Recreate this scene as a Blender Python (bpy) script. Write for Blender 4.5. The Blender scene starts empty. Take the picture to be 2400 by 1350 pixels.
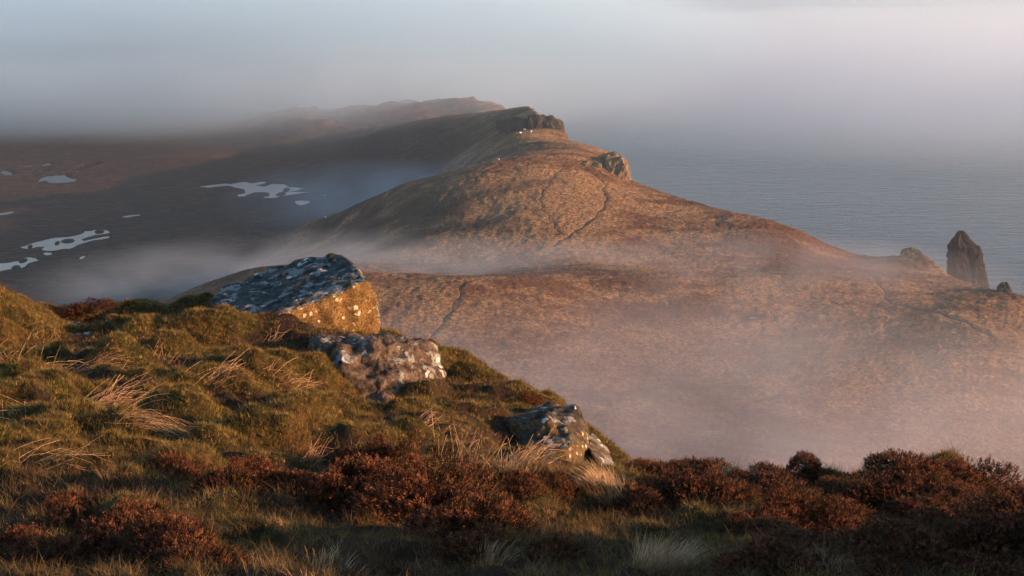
import bpy, bmesh, math, random
import numpy as np
from mathutils import Vector, noise as mn
random.seed(7); RNG = np.random.default_rng(7)
R = math.radians
sc = bpy.context.scene
COL = sc.collection

# ------------------------------------------------------------------ camera
CAMZ, FPX = 150.0, 3806.0
PITCH = math.atan(775 / FPX)
cam = bpy.data.cameras.new('camera'); camo = bpy.data.objects.new('camera', cam); COL.objects.link(camo)
cam.sensor_width = 36; cam.lens = 36 * FPX / 2400; cam.clip_start = 0.1; cam.clip_end = 30000
camo.location = (0, 0, CAMZ); camo.rotation_euler = (R(90) - PITCH, 0, 0)
sc.camera = camo
# ------------------------------------------------------------------ light
SUN_AZ, SUN_EL = R(104), R(10.5)           # clockwise from the view direction (+Y)
sun = bpy.data.lights.new('sun', 'SUN'); suno = bpy.data.objects.new('sun', sun); COL.objects.link(suno)
sun.energy = 5.0; sun.angle = R(0.5); sun.color = (1.0, 0.54, 0.26)
sd = Vector((math.sin(SUN_AZ) * math.cos(SUN_EL), math.cos(SUN_AZ) * math.cos(SUN_EL), math.sin(SUN_EL)))
suno.rotation_euler = sd.to_track_quat('Z', 'Y').to_euler(); suno.location = (60, -30, 190)
w = bpy.data.worlds.new('World'); sc.world = w; w.use_nodes = True
nt = w.node_tree; nt.nodes.clear()
sky = nt.nodes.new('ShaderNodeTexSky'); sky.sky_type = 'NISHITA'; sky.sun_disc = False
sky.sun_elevation = SUN_EL; sky.sun_rotation = SUN_AZ
sky.air_density = 1.0; sky.dust_density = 0.6; sky.ozone_density = 1.6; sky.altitude = 150
bg = nt.nodes.new('ShaderNodeBackground'); bg.inputs['Strength'].default_value = 0.12
wo = nt.nodes.new('ShaderNodeOutputWorld')
nt.links.new(sky.outputs[0], bg.inputs['Color']); nt.links.new(bg.outputs[0], wo.inputs['Surface'])
vs = sc.view_settings
vs.view_transform = 'Standard'; vs.look = 'None'; vs.gamma = 1; vs.use_curve_mapping = False
vs.exposure = 1.31
cy = sc.cycles
cy.max_bounces = 5; cy.diffuse_bounces = 2; cy.glossy_bounces = 2; cy.transmission_bounces = 2
cy.volume_bounces = 3; cy.transparent_max_bounces = 16
cy.use_adaptive_sampling = True; cy.adaptive_threshold = 0.012
cy.use_denoising = True
cy.volume_step_rate = 1.0; cy.volume_max_steps = 256
cy.sample_clamp_indirect = 4.0

# ------------------------------------------------------------------ helpers
C_, S_ = math.cos(PITCH), math.sin(PITCH)
def P(px, py, Y):
    a = (px - 1200) / FPX; b = -(py - 675) / FPX
    d = np.array([a, C_ + b * S_, -S_ + b * C_]); d = d * (Y / d[1])
    return np.array([d[0], Y, d[2] + CAMZ])
def slope(px, py):
    p = P(px, py, 1.0); return p[0], p[2] - CAMZ

def _h(ix, iy, seed):
    n = (ix.astype(np.int64) * 374761393 + iy.astype(np.int64) * 668265263 + seed * 974711) & 0xffffffff
    n = ((n ^ (n >> 13)) * 1274126177) & 0xffffffff
    return ((n ^ (n >> 16)) & 0xffff) / 65535.0
def vnoise(x, y, seed=0):
    x = np.asarray(x, float); y = np.asarray(y, float)
    ix, iy = np.floor(x), np.floor(y); fx, fy = x - ix, y - iy
    fx = fx * fx * fx * (fx * (fx * 6 - 15) + 10); fy = fy * fy * fy * (fy * (fy * 6 - 15) + 10)
    a = _h(ix, iy, seed); b = _h(ix + 1, iy, seed); c = _h(ix, iy + 1, seed); d = _h(ix + 1, iy + 1, seed)
    return (a + (b - a) * fx) * (1 - fy) + (c + (d - c) * fx) * fy - 0.5
def fbm(x, y, wl, octv=4, seed=0, gain=0.5):
    s = 0; amp = 1.0
    for o in range(octv):
        c, t = math.cos(o * 1.3 + seed), math.sin(o * 1.3 + seed)
        X, Yy = x * c - y * t, x * t + y * c
        s = s + amp * vnoise(X / wl + 17.3 * o, Yy / wl + 9.1 * o, seed + o); amp *= gain; wl *= 0.5
    return s
def sstep(a, b, x):
    t = np.clip((x - a) / (b - a), 0, 1); return t * t * (3 - 2 * t)
class RBF:
    def __init__(s, pts, sc_, lam=0.0):
        p = np.array(pts, float); s.s = sc_
        s.c = p[:, :2] / sc_; n = len(p)
        A = np.zeros((n + 3, n + 3)); A[:n, :n] = s.k(s.c, s.c) + lam * np.eye(n)
        A[:n, n] = 1; A[:n, n + 1:] = s.c; A[n, :n] = 1; A[n + 1:, :n] = s.c.T
        s.w = np.linalg.solve(A, np.concatenate([p[:, 2], np.zeros(3)]))
    def k(s, a, b):
        r2 = ((a[:, None, :] - b[None]) ** 2).sum(-1) + 1e-9
        return 0.5 * r2 * np.log(r2)
    def __call__(s, x, y):
        x = np.asarray(x, float); sh = x.shape
        q = np.stack([x.ravel(), np.asarray(y, float).ravel()], 1) / s.s
        out = np.empty(len(q)); n = len(s.c)
        for i in range(0, len(q), 40000):
            b = q[i:i + 40000]
            out[i:i + 40000] = s.k(b, s.c) @ s.w[:n] + s.w[n] + b @ s.w[n + 1:]
        return out.reshape(sh)
def polydist(x, y, pl):
    d = np.full(x.shape, 1e9)
    for (x0, y0), (x1, y1) in zip(pl[:-1], pl[1:]):
        dx, dy = x1 - x0, y1 - y0; L = dx * dx + dy * dy + 1e-12
        t = np.clip(((x - x0) * dx + (y - y0) * dy) / L, 0, 1)
        d = np.minimum(d, np.hypot(x - x0 - t * dx, y - y0 - t * dy))
    return d
def inside(x, y, pl):
    r = np.zeros(x.shape, bool); n = len(pl)
    for i in range(n):
        x0, y0 = pl[i]; x1, y1 = pl[(i + 1) % n]
        if y0 == y1: continue
        c = ((y0 > y) != (y1 > y)) & (x < (x1 - x0) * (y - y0) / (y1 - y0) + x0); r ^= c
    return r

def tag(o, label=None, cat=None, group=None, kind=None):
    for k, v in (('label', label), ('category', cat), ('group', group), ('kind', kind)):
        if v: o[k] = v
    return o
def mesh_obj(name, verts, faces, mat, parent=None, smooth=True, attrs=None):
    me = bpy.data.meshes.new(name)
    verts = np.asarray(verts, np.float32)
    if isinstance(faces, np.ndarray) and faces.ndim == 2:
        k = faces.shape[1]
        me.vertices.add(len(verts)); me.vertices.foreach_set('co', verts.ravel())
        me.loops.add(faces.size); me.loops.foreach_set('vertex_index', faces.astype(np.int32).ravel())
        me.polygons.add(len(faces)); me.polygons.foreach_set('loop_start', np.arange(0, faces.size, k, dtype=np.int32))
        me.polygons.foreach_set('loop_total', np.full(len(faces), k, np.int32))
        me.update(calc_edges=True); me.validate()
    else:
        me.from_pydata([tuple(map(float, v)) for v in verts], [], faces); me.update()
    me.polygons.foreach_set('use_smooth', np.full(len(me.polygons), smooth))
    for k, v in (attrs or {}).items():
        a = me.attributes.new(k, 'FLOAT', 'POINT'); a.data.foreach_set('value', np.asarray(v, np.float32).ravel())
    if mat: me.materials.append(mat)
    o = bpy.data.objects.new(name, me); COL.objects.link(o)
    if parent: o.parent = parent
    return o
def gridfaces(nr, nc):
    i = np.arange(nr - 1)[:, None] * nc + np.arange(nc - 1)[None]
    return np.stack([i, i + 1, i + nc + 1, i + nc], -1).reshape(-1, 4)

# ------------------------------------------------------------------ material kit
class M:
    def __init__(s, name):
        s.m = bpy.data.materials.new(name); s.m.use_nodes = True; s.t = s.m.node_tree; s.t.nodes.clear()
        s.out = s.n('ShaderNodeOutputMaterial')
    def n(s, t, **k):
        x = s.t.nodes.new(t)
        for a, b in k.items(): setattr(x, a, b)
        return x
    def l(s, a, b): s.t.links.new(a, b)
    def inp(s, sock, v):
        if hasattr(v, 'is_output') or isinstance(v, bpy.types.NodeSocket): s.l(v, sock)
        else: sock.default_value = v
    def co(s, kind='Object', scale=None):
        c = s.n('ShaderNodeTexCoord').outputs[kind]
        if scale:
            mp = s.n('ShaderNodeMapping'); mp.inputs['Scale'].default_value = scale; s.l(c, mp.inputs['Vector']); c = mp.outputs[0]
        return c
    def noise(s, co, scale, detail=4, rough=0.55, dist=0.0):
        x = s.n('ShaderNodeTexNoise'); s.l(co, x.inputs['Vector'])
        x.inputs['Scale'].default_value = scale; x.inputs['Detail'].default_value = detail
        x.inputs['Roughness'].default_value = rough; x.inputs['Distortion'].default_value = dist
        return x.outputs[0]
    def voro(s, co, scale, feature='F1', out='Distance', rnd=1.0):
        x = s.n('ShaderNodeTexVoronoi', feature=feature); s.l(co, x.inputs['Vector']); x.inputs['Scale'].default_value = scale
        x.inputs['Randomness'].default_value = rnd
        return x.outputs[out]
    def ramp(s, f, *stops):
        x = s.n('ShaderNodeValToRGB'); s.inp(x.inputs[0], f); e = x.color_ramp.elements
        while len(e) < len(stops): e.new(0.5)
        for el, (p, c) in zip(e, stops):
            el.position = p; el.color = (c if isinstance(c, tuple) else (c, c, c)) + (1,)
        return x.outputs[0]
    def mix(s, f, a, b, mode='MIX'):
        x = s.n('ShaderNodeMix', data_type='RGBA', blend_type=mode)
        s.inp(x.inputs[0], f)
        for sock, v in ((x.inputs[6], a), (x.inputs[7], b)):
            s.inp(sock, v + (1,) if isinstance(v, tuple) else v)
        return x.outputs[2]
    def math(s, op, a, b=0.0, c=0.0, clamp=False):
        x = s.n('ShaderNodeMath', operation=op, use_clamp=clamp)
        s.inp(x.inputs[0], a); s.inp(x.inputs[1], b); s.inp(x.inputs[2], c)
        return x.outputs[0]
    def attr(s, name):
        return s.n('ShaderNodeAttribute', attribute_name=name).outputs['Fac']
    def rnd(s): return s.n('ShaderNodeObjectInfo').outputs['Random']
    def bump(s, h, strength=0.5, dist=0.05, nrm=None):
        x = s.n('ShaderNodeBump'); x.inputs['Strength'].default_value = strength; x.inputs['Distance'].default_value = dist
        s.l(h, x.inputs['Height'])
        if nrm is not None: s.l(nrm, x.inputs['Normal'])
        return x.outputs[0]
    def bsdf(s, col, rough=0.9, nrm=None, spec=0.2, sss=0.0, trans=None):
        x = s.n('ShaderNodeBsdfPrincipled'); s.inp(x.inputs['Base Color'], col + (1,) if isinstance(col, tuple) else col)
        s.inp(x.inputs['Roughness'], rough); x.inputs['Specular IOR Level'].default_value = spec
        if nrm is not None: s.l(nrm, x.inputs['Normal'])
        o = x.outputs[0]
        if trans:
            tr = s.n('ShaderNodeBsdfTranslucent'); s.inp(tr.inputs[0], col + (1,) if isinstance(col, tuple) else col)
            mx = s.n('ShaderNodeMixShader'); mx.inputs[0].default_value = trans
            s.l(o, mx.inputs[1]); s.l(tr.outputs[0], mx.inputs[2]); o = mx.outputs[0]
        s.l(o, s.out.inputs['Surface']); return x

# ---- moorland (far land)
def mat_moor():
    m = M('moorland'); co = m.co()
    big = m.noise(co, 0.015, 4, 0.6, 0.6); mid = m.noise(m.co(scale=(.55, 1, 1)), 0.11, 6, 0.75, 0.4)
    st = m.noise(m.co(scale=(0.5, 1.0, 1.0)), 0.35, 5, 0.65, 0.3)
    tuft = m.noise(co, 1.0, 5, 0.8)
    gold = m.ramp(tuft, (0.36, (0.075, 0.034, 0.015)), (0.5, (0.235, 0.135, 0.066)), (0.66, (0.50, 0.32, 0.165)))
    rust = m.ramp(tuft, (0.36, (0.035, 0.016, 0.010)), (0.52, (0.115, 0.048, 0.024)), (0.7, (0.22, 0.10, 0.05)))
    bog = m.ramp(m.math('ADD', m.math('MULTIPLY', tuft, 0.35), m.math('MULTIPLY', st, 0.65)),
                 (0.40, (0.006, 0.003, 0.003)), (0.52, (0.034, 0.016, 0.011)), (0.62, (0.11, 0.052, 0.028)))
    grn = m.ramp(tuft, (0.35, (0.022, 0.026, 0.012)), (0.65, (0.11, 0.095, 0.038)))
    c = m.mix(m.ramp(m.math('ADD', m.math('MULTIPLY', mid, 0.55), m.math('MULTIPLY', big, 0.45)), (0.47, 0.0), (0.55, 0.9)), gold, rust)
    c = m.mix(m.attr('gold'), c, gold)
    c = m.mix(m.attr('green'), c, grn)
    c = m.mix(m.attr('bog'), c, bog)
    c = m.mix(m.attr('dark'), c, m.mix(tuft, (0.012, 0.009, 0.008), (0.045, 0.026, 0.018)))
    dry = m.ramp(m.noise(m.co(scale=(.35, 1, 1)), .05, 6, .75, .6), (0.50, 0.0), (0.60, 0.55))
    c = m.mix(dry, c, (0.030, 0.018, 0.012))
    c = m.mix(m.attr('wet'), c, (0.012, 0.012, 0.012))
    cliff = m.ramp(m.noise(m.co(scale=(1, 1, .4)), 0.5, 5, .7), (0.35, (0.03, 0.024, 0.02)), (0.65, (0.17, 0.115, 0.075)))
    nz = m.n('ShaderNodeSeparateXYZ'); g = m.n('ShaderNodeNewGeometry'); m.l(g.outputs['True Normal'], nz.inputs[0])
    c = m.mix(m.ramp(nz.outputs[2], (0.45, 1.0), (0.62, 0.0)), c, cliff)
    b = m.bump(tuft, 1.0, 0.9); b = m.bump(m.noise(co, 4.0, 2, .6), 0.5, 0.12, b)
    m.bsdf(c, 0.95, b, 0.1); return m.m
# ---- near hill turf
def mat_turf():
    m = M('hill_turf'); co = m.co()
    n1 = m.noise(co, 2.2, 5, .6); n2 = m.noise(co, 22, 4, .65); n3 = m.noise(co, 90, 3, .6)
    c = m.ramp(n1, (0.38, (0.020, 0.020, 0.007)), (0.5, (0.045, 0.035, 0.012)), (0.62, (0.08, 0.045, 0.018)))
    c = m.mix(m.ramp(n2, (0.45, 0.0), (0.65, 0.8)), c, (0.020, 0.014, 0.008))
    c = m.mix(m.attr('peat'), c, m.mix(n2, (0.010, 0.007, 0.005), (0.05, 0.028, 0.018)))  # peat colour, doubling as painted shade in the hollows
    b = m.bump(n2, .8, .02); b = m.bump(n3, .7, .006, b)
    m.bsdf(c, 0.95, b, 0.1); return m.m
def mat_blade(name, stops, trans=0.3):
    m = M(name); c = m.ramp(m.rnd(), *stops)
    gp = m.n('ShaderNodeNewGeometry').outputs['Position']
    k = m.noise(gp, 3.2, 4, .65); c = m.mix(m.ramp(k, (.42, 0.0), (.64, .7)), c, (0.19, 0.115, 0.032))
    k2 = m.noise(gp, 9.0, 3, .6); c = m.mix(m.ramp(k2, (.52, 0.0), (.66, .75)), c, (0.028, 0.022, 0.010))
    m.bsdf(c, 0.75, None, 0.15, trans=trans); return m.m
def mat_stem(name, c0, c1, scale=25, trans=0.2, rough=.7):
    m = M(name); n = m.noise(m.co(), scale, 2, .6)
    m.bsdf(m.ramp(n, (0.35, c0), (0.65, c1)), rough, None, 0.15, trans=trans); return m.m
# ---- lichened stone; moss = amount of ochre moss on side faces
def mat_stone(name, base0, base1, side0=None, side1=None, lich=0.5, spots=.55):
    m = M(name); co = m.co(); wob = m.noise(co, 7, 3, .6)
    cw = m.n('ShaderNodeMix', data_type='VECTOR'); cw.inputs[0].default_value = 0.10
    nn = m.n('ShaderNodeTexNoise'); nn.inputs['Scale'].default_value = 9; nn.inputs['Detail'].default_value = 4; m.l(co, nn.inputs['Vector'])
    m.l(co, cw.inputs[4]); m.l(nn.outputs['Color'], cw.inputs[5]); cw = cw.outputs[1]
    fine = m.noise(co, 60, 5, .7); mid = m.noise(co, 14, 5, .65); low = m.noise(co, 4.5, 4, .6)
    c = m.ramp(mid, (0.38, base0), (0.62, base1))
    c = m.mix(m.ramp(fine, (0.5, 0.0), (0.68, 0.7)), c, (0.014, 0.013, 0.012))
    # plates of pale crustose lichen, dark gaps
    l1 = m.ramp(m.math('ADD', m.noise(cw, 11, 4, .55), m.math('MULTIPLY', m.math('SUBTRACT', low, 0.5), 0.55)), (0.56 - lich * .06, 0.0), (0.60 - lich * .06, 1.0))
    lc = m.ramp(fine, (0.3, (0.09, 0.095, 0.09)), (0.62, (0.28, 0.29, 0.28)))
    c = m.mix(m.math('MULTIPLY', l1, 0.85), c, lc)
    v = m.voro(cw, 16); keep = m.ramp(m.noise(cw, 5.0, 2, .5), (spots, 0.0), (spots + .05, 1.0))
    spt = m.math('MULTIPLY', m.ramp(v, (0.26, 1.0), (0.33, 0.0)), keep)
    c = m.mix(spt, c, m.ramp(fine, (0.3, (0.34, 0.33, 0.30)), (0.6, (0.58, 0.56, 0.52))))
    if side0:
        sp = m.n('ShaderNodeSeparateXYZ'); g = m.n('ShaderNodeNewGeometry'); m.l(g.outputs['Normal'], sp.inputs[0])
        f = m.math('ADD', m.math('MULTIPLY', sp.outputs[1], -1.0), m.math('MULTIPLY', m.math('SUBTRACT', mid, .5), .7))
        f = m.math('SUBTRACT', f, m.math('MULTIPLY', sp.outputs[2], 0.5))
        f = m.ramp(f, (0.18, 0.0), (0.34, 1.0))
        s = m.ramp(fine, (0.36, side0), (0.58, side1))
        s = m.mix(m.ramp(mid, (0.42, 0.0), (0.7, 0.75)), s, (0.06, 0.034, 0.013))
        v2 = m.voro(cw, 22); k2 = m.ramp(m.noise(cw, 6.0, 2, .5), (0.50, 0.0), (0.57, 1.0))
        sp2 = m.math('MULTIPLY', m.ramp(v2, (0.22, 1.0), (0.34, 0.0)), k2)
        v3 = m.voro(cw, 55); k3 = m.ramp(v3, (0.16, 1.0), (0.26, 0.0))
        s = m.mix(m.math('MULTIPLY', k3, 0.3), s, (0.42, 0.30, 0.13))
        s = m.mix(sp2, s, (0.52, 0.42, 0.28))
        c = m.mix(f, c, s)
    h = m.math('ADD', m.math('MULTIPLY', mid, 0.6), m.math('MULTIPLY', fine, 0.35))
    b = m.bump(h, .8, .035); b = m.bump(m.math('ADD', l1, spt), .5, .004, b)
    m.bsdf(c, 0.92, b, 0.15); return m.m
def mat_crag(name, dark, light, green, sc_=1.0):
    m = M(name); co = m.co()
    v = m.noise(m.co(scale=(1, 1, .28)), 0.55 * sc_, 6, .72, .3); f = m.noise(co, 2.5 * sc_, 4, .7)
    c = m.ramp(m.math('ADD', m.math('MULTIPLY', v, .6), m.math('MULTIPLY', f, .4)), (0.38, dark), (0.62, light))
    sp = m.n('ShaderNodeSeparateXYZ'); g = m.n('ShaderNodeNewGeometry'); m.l(g.outputs['Normal'], sp.inputs[0])
    t = m.math('ADD', sp.outputs[2], m.math('MULTIPLY', m.math('SUBTRACT', f, .5), .8))
    c = m.mix(m.ramp(t, (0.72, 0.0), (0.92, 1.0)), c, green)
    b = m.bump(v, 1.0, .9 / sc_); b = m.bump(f, .8, .25 / sc_, b)
    m.bsdf(c, 0.95, b, 0.1); return m.m
def mat_water(name, col, waves, rough=0.08):
    m = M(name); co = m.co(); b = None
    for sc_v, s, d, amt, dist in waves:
        b = m.bump(m.noise(m.co(scale=sc_v), s, d, .6, .3), amt, dist, b)
    x = m.bsdf(col, rough, b, 0.4); x.inputs['IOR'].default_value = 1.33; return m.m
def mat_flat(name, col, rough=.9):
    m = M(name); n = m.noise(m.co(), 8, 3)
    d = tuple(v * .6 for v in col); m.bsdf(m.ramp(n, (0.35, d), (0.65, col)), rough, None, .15); return m.m

# ------------------------------------------------------------------ sea
sea_m = mat_water('sea_water', (0.02, 0.045, 0.07), [((1, 2.6, 1), 0.05, 3, .9, 2.5), ((1, 1.9, 1), 0.25, 5, 1.0, 1.2)], 0.12)
xs = np.linspace(-6500, 6500, 40); ys = np.linspace(-600, 12500, 40)
X, Y = np.meshgrid(xs, ys)
tag(mesh_obj('sea', np.stack([X.ravel(), Y.ravel(), 0 * X.ravel()], 1), gridfaces(40, 40), sea_m),
    'grey blue sea with fine ripples fading into the fog', kind='structure')

# ------------------------------------------------------------------ far land
far_px = [
 # near plateau and the slopes on the right
 (2400,1130,330),(2100,1100,332),(1800,1080,335),(1500,1100,332),(1250,1000,348),(1000,900,378),(1300,900,376),(1700,1000,352),(2000,950,362),
 (2300,1000,352),(2600,1000,360),(900,780,402),(1100,760,404),(1400,850,392),(1700,850,392),(2080,800,398),(2300,850,378),(2400,750,405),(2600,850,385),
 (880,660,432),(1000,657,432),(1090,658,431),(1300,690,425),(1400,700,430),(1700,750,420),(1700,650,455),(2080,700,430),(1400,640,452),(1550,670,440),
 (760,640,436),(680,630,440),(600,635,440),(500,690,424),(430,728,408),
 (1100,643,472),(900,642,472),(1200,600,490),(1500,610,478),(1900,640,460),(2200,680,443),
 (1840,600,482),(2040,607,498),(2120,596,500),(2160,594,490),(2230,645,470),(2320,668,450),(2400,690,432),(2600,780,405),
 # the hill
 (1100,520,522),(1300,480,530),(1350,430,550),(1350,366,577),(1170,376,573),(1100,391,572),(1040,410,572),(960,426,576),(900,450,582),(840,476,590),(700,536,600),(950,500,545),(850,510,565),(760,545,580),(700,585,562),(1050,480,540),(1120,440,550),
 (600,610,560),(850,545,545),(950,575,512),(700,620,520),(800,600,520),(600,650,487),(1100,580,500),(1470,419,570),(1600,455,558),(1500,520,520),(1840,531,512),
 (1700,560,500),(1960,581,506),(1300,560,500),(1300,400,562),
 # headland beyond
 (1230,356,602),(1300,338,620),(1400,348,625),(1440,366,612),(1200,313,665),(1300,322,663),(1100,332,730),(1000,352,780),(1300,282,722),(1200,280,770),
 (1100,256,980),(900,236,1060),(740,262,1080),(850,248,1060),(1000,244,1090),(1180,262,940),(950,290,920),(850,330,885),(700,315,965),(600,335,965),(500,362,905),(850,290,985),(740,290,1020),
 (300,330,1040),(650,400,880),(760,380,880),(900,380,835),(900,430,800),(780,420,840),(1010,402,770),(720,340,950),(100,330,1050),
]
far_ctl = [tuple(P(*p)) for p in far_px]
for (px, Yb) in [(30,608),(150,653),(150,700),(60,843),(150,843),(620,797),(720,797),(480,760),(300,730),(350,600),(400,560),(250,560),(100,560),(700,700),(0,750),(-200,700),(-200,600),
                 (-200,900),(560,640),(640,610),(-500,800),(200,950),(450,650)]:
    far_ctl.append(((px - 1200) / FPX * Yb, Yb, 35.5))
far_ctl += [(-105, 600, 37), (-88, 635, 36.5), (-70, 655, 38), (-50, 665, 42), (-34, 668, 50), (-24, 615, 66), (-64, 612, 51), (-38, 603, 59), (-50, 604, 54), (-72, 624, 43), (-25, 600, 66), (-92, 590, 41), (-95, 560, 42), (-110, 520, 40), (-80, 730, 37), (-55, 740, 42), (-120, 640, 35), (-180, 470, 38), (-130, 440, 42), (-150, 380, 40), (-170, 320, 42), (-110, 350, 45), (-100, 300, 50),
            (-60, 330, 50), (-10, 330, 46), (40, 300, 42), (100, 290, 42), (160, 300, 44), (-350, 500, 35), (-500, 700, 34), (-500, 1000, 32), (-350, 1200, 30), (-100, 1250, 34), (0, 1200, 34),
            (0, 250, 49), (60, 250, 48), (-60, 250, 52), (-150, 250, 50), (150, 250, 50), (0, 180, 72), (90, 180, 70), (-90, 180, 72), (0, 100, 106), (60, 100, 104), (-60, 100, 106),
            (0, 50, 128), (25, 50, 126), (-25, 50, 128), (0, 25, 138.5), (12, 25, 138), (-12, 25, 138.5), (300, 450, 40), (300, 300, 40), (-300, 200, 60), (300, 150, 60), (100, 700, 60), (60, 600, 70), (200, 550, 50)]
FAR = RBF(far_ctl, 100.0, 1e-4)
coast_px = [(2900,840,350),(2600,782,400),(2400,692,432),(2320,670,450),(2230,647,470),(2160,596,492),(2110,600,500),(2040,609,503),(1960,583,509),(1840,533,516),(1640,468,548),(1475,420,572),
            (1466,385,612),(1405,345,632),(1330,322,666),(1322,290,712),(1300,278,735),(1262,275,780),(1235,268,900),(1180,262,985),(930,235,1170),(740,262,1220)]
coast = [tuple(P(*p)[:2]) for p in coast_px]
coast = [(260, 100), (230, 250)] + coast + [(-200, 1250), (-420, 1300)]
coast_poly = coast + [(-1200, 1300), (-1200, -200), (260, -200)]
def far_h(x, y):
    x = np.asarray(x, float); y = np.asarray(y, float)
    h = FAR(x, y)
    fl = np.exp(-(((x + 118) / 95) ** 4 + ((y - 790) / 62) ** 4)); h = h * (1 - fl) + 35.0 * fl
    bogm = sstep(46, 40, h) * sstep(470, 520, y)
    h = h * (1 - bogm) + np.maximum(h, 35.5) * bogm
    d = polydist(x, y, coast); d = np.where(inside(x, y, coast_poly), d, -d)
    wig = 2.0 * fbm(x, y, 14, 3, 5)
    k = sstep(1.0, -9.0, d + wig)
    return h * (1 - k) + (-6.0) * k
def far_hit(px, py, lo=200, hi=1300):
    a, b = slope(px, py); t = np.linspace(lo, hi, 1600)
    z = far_h(a * t, t); ray = CAMZ + b * t
    i = np.argmax(z > ray)
    if z[i] <= ray[i]: return None
    return np.array([a * t[i], t[i], z[i]])

# ponds: outlines traced in the photograph, laid on the level bog
ponds = [
 ([(467,437),(500,433),(530,430),(536,432),(560,428),(575,426),(592,430),(612,426),(624,427),(614,432),(598,434),(618,438),(640,431),(668,432),(676,438),(714,441),(696,446),(680,449),(726,450),(700,454),(665,459),(640,464),(608,462),(590,460),(560,461),(556,457),(575,452),(572,444),(552,440),(535,435),(512,437),(488,440)],
  [(606,457,28,6),(659,455,11,4),(672,445,8,4)], 'wide pale pool with ragged arms in the middle of the bog'),
 ([(690,472),(706,470),(728,472),(722,477),(706,481),(696,478)], [], 'small ragged pool just below the widest bog pool'),
 ([(88,427),(95,419),(110,413),(135,410),(152,409),(154,414),(170,419),(180,420),(174,426),(150,428),(130,429),(112,428),(110,424),(100,424)], [], 'rounded pool with a hooked right end, upper left bog'),
 ([(168,405),(184,400),(186,397),(198,393),(204,391),(225,389),(238,391),(222,394),(205,397),(186,402),(172,407)], [], 'narrow curved pool trailing up right of the hooked pool'),
 ([(85,401),(92,399),(115,399),(106,402),(92,404)], [], 'short flat pool above the hooked pool'),
 ([(54,390),(75,388),(84,390),(66,392)], [], 'faint sliver of water far up the left bog'),
 ([(96,388),(112,383),(119,384),(118,388),(104,390)], [], 'thin forked sliver of water beside the faint one'),
 ([(2,402),(12,400),(24,403),(30,409),(14,411),(4,407)], [], 'small oval pool close to the left edge'),
 ([(-30,504),(0,500),(20,497),(33,496),(30,499),(10,503),(-10,506)], [], 'long thin pool cut by the left edge'),
 ([(285,508),(300,505),(328,503),(330,504),(312,507),(295,510)], [], 'lone thin pool in the middle of the brown bog'),
 ([(47,580),(60,576),(72,571),(100,564),(130,557),(160,556),(178,552),(196,546),(198,542),(216,541),(222,539),(238,538),(254,541),(259,546),(240,549),(222,551),(205,556),(190,561),(195,565),(215,561),(240,555),(257,554),(256,558),(238,561),(215,564),(194,570),(180,575),(168,582),(150,583),(130,587),(115,588),(98,586),(103,580),(104,578),(88,579),(75,581),(60,583)],
  [(160,565,16,4),(134,570,5,3),(233,543,11,3),(70,578,4,3)], 'large bright pool with peat islets, lower left bog'),
 ([(100,594),(107,592),(118,592),(123,596),(108,599),(104,597)], [], 'tiny broken pool under the large bright pool'),
 ([(-40,624),(0,617),(20,616),(45,612),(60,610),(50,606),(70,603),(82,605),(92,611),(80,613),(66,617),(60,624),(50,628),(42,630),(34,633),(20,631),(0,636),(-40,642)],
  [(38,627,11,3),(54,611,9,4)], 'bright pool at the left edge above the grass knoll'),
 ([(186,605),(192,601),(200,600),(198,604),(190,608)], [], 'tiny hooked pool right of the bright pools'),
 ([(1752,744),(1762,739),(1782,740),(1776,746),(1762,748)], [], 'little pale pool in a hollow of the near plateau'),
]
BOGZ = 35.5
pond_world = []
for pts, isl, lab in ponds:
    z = BOGZ
    if pts[0][0] > 1000: z = far_hit(1765, 744)[2]
    wl = []
    for px, py in pts:
        a, b = slope(px, py); t = (z - CAMZ) / b; wl.append((a * t, t))
    pond_world.append((wl, z, isl, lab))
# sheep paths
paths_px = {
 'pa': ([(1295,582),(1320,562),(1362,537),(1395,510),(1418,485),(1424,462),(1412,448),(1421,430),(1400,415),(1372,400),(1370,385)], 1.15, 'dark worn track winding up the middle of the golden hill'),
 'pb': ([(1312,550),(1300,530),(1285,510),(1266,480),(1266,462),(1288,432),(1298,410),(1318,396)], 0.5, 'thin track on the hill left of the dark one'),
 'pc': ([(1525,430),(1570,450),(1610,478),(1650,510),(1700,540),(1760,572)], 0.8, 'faint track slanting across the right flank of the hill'),
 'pd': ([(1560,440),(1650,465),(1720,495),(1790,530),(1835,565),(1840,600),(1900,615),(1960,640),(2010,668),(2060,715),(2080,760),(2078,810),(2060,850),(2010,880)], 1.7, 'long track from the hill shoulder down to the near slopes'),
 'pe': ([(2080,690),(2050,650),(2000,630),(1950,612),(1880,598)], 1.6, 'green grassy track above the long path'),
 'pf': ([(2085,680),(2072,700),(2110,712),(2200,735),(2270,760),(2320,790)], 1.3, 'track running right along the shelf below the coast'),
 'pg': ([(1088,662),(1080,690),(1060,730),(1035,765),(1010,790)], 0.8, 'dark curved track behind the big boulder'),
 'ph': ([(1030,500),(1030,480),(1045,460),(1068,436)], 1.0, 'short dark gully on the left brow of the hill'),
 'pi': ([(1112,428),(1118,412),(1150,397),(1185,384)], 0.8, 'short track near the sheep on the crest'),
 'pj': ([(1375,392),(1420,412),(1500,428),(1560,444)], 0.9, 'track below the crag along the sea edge'),
 'pk': ([(1330,875),(1400,840),(1425,800)], 0.5, None),
}
path_world = {}
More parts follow.
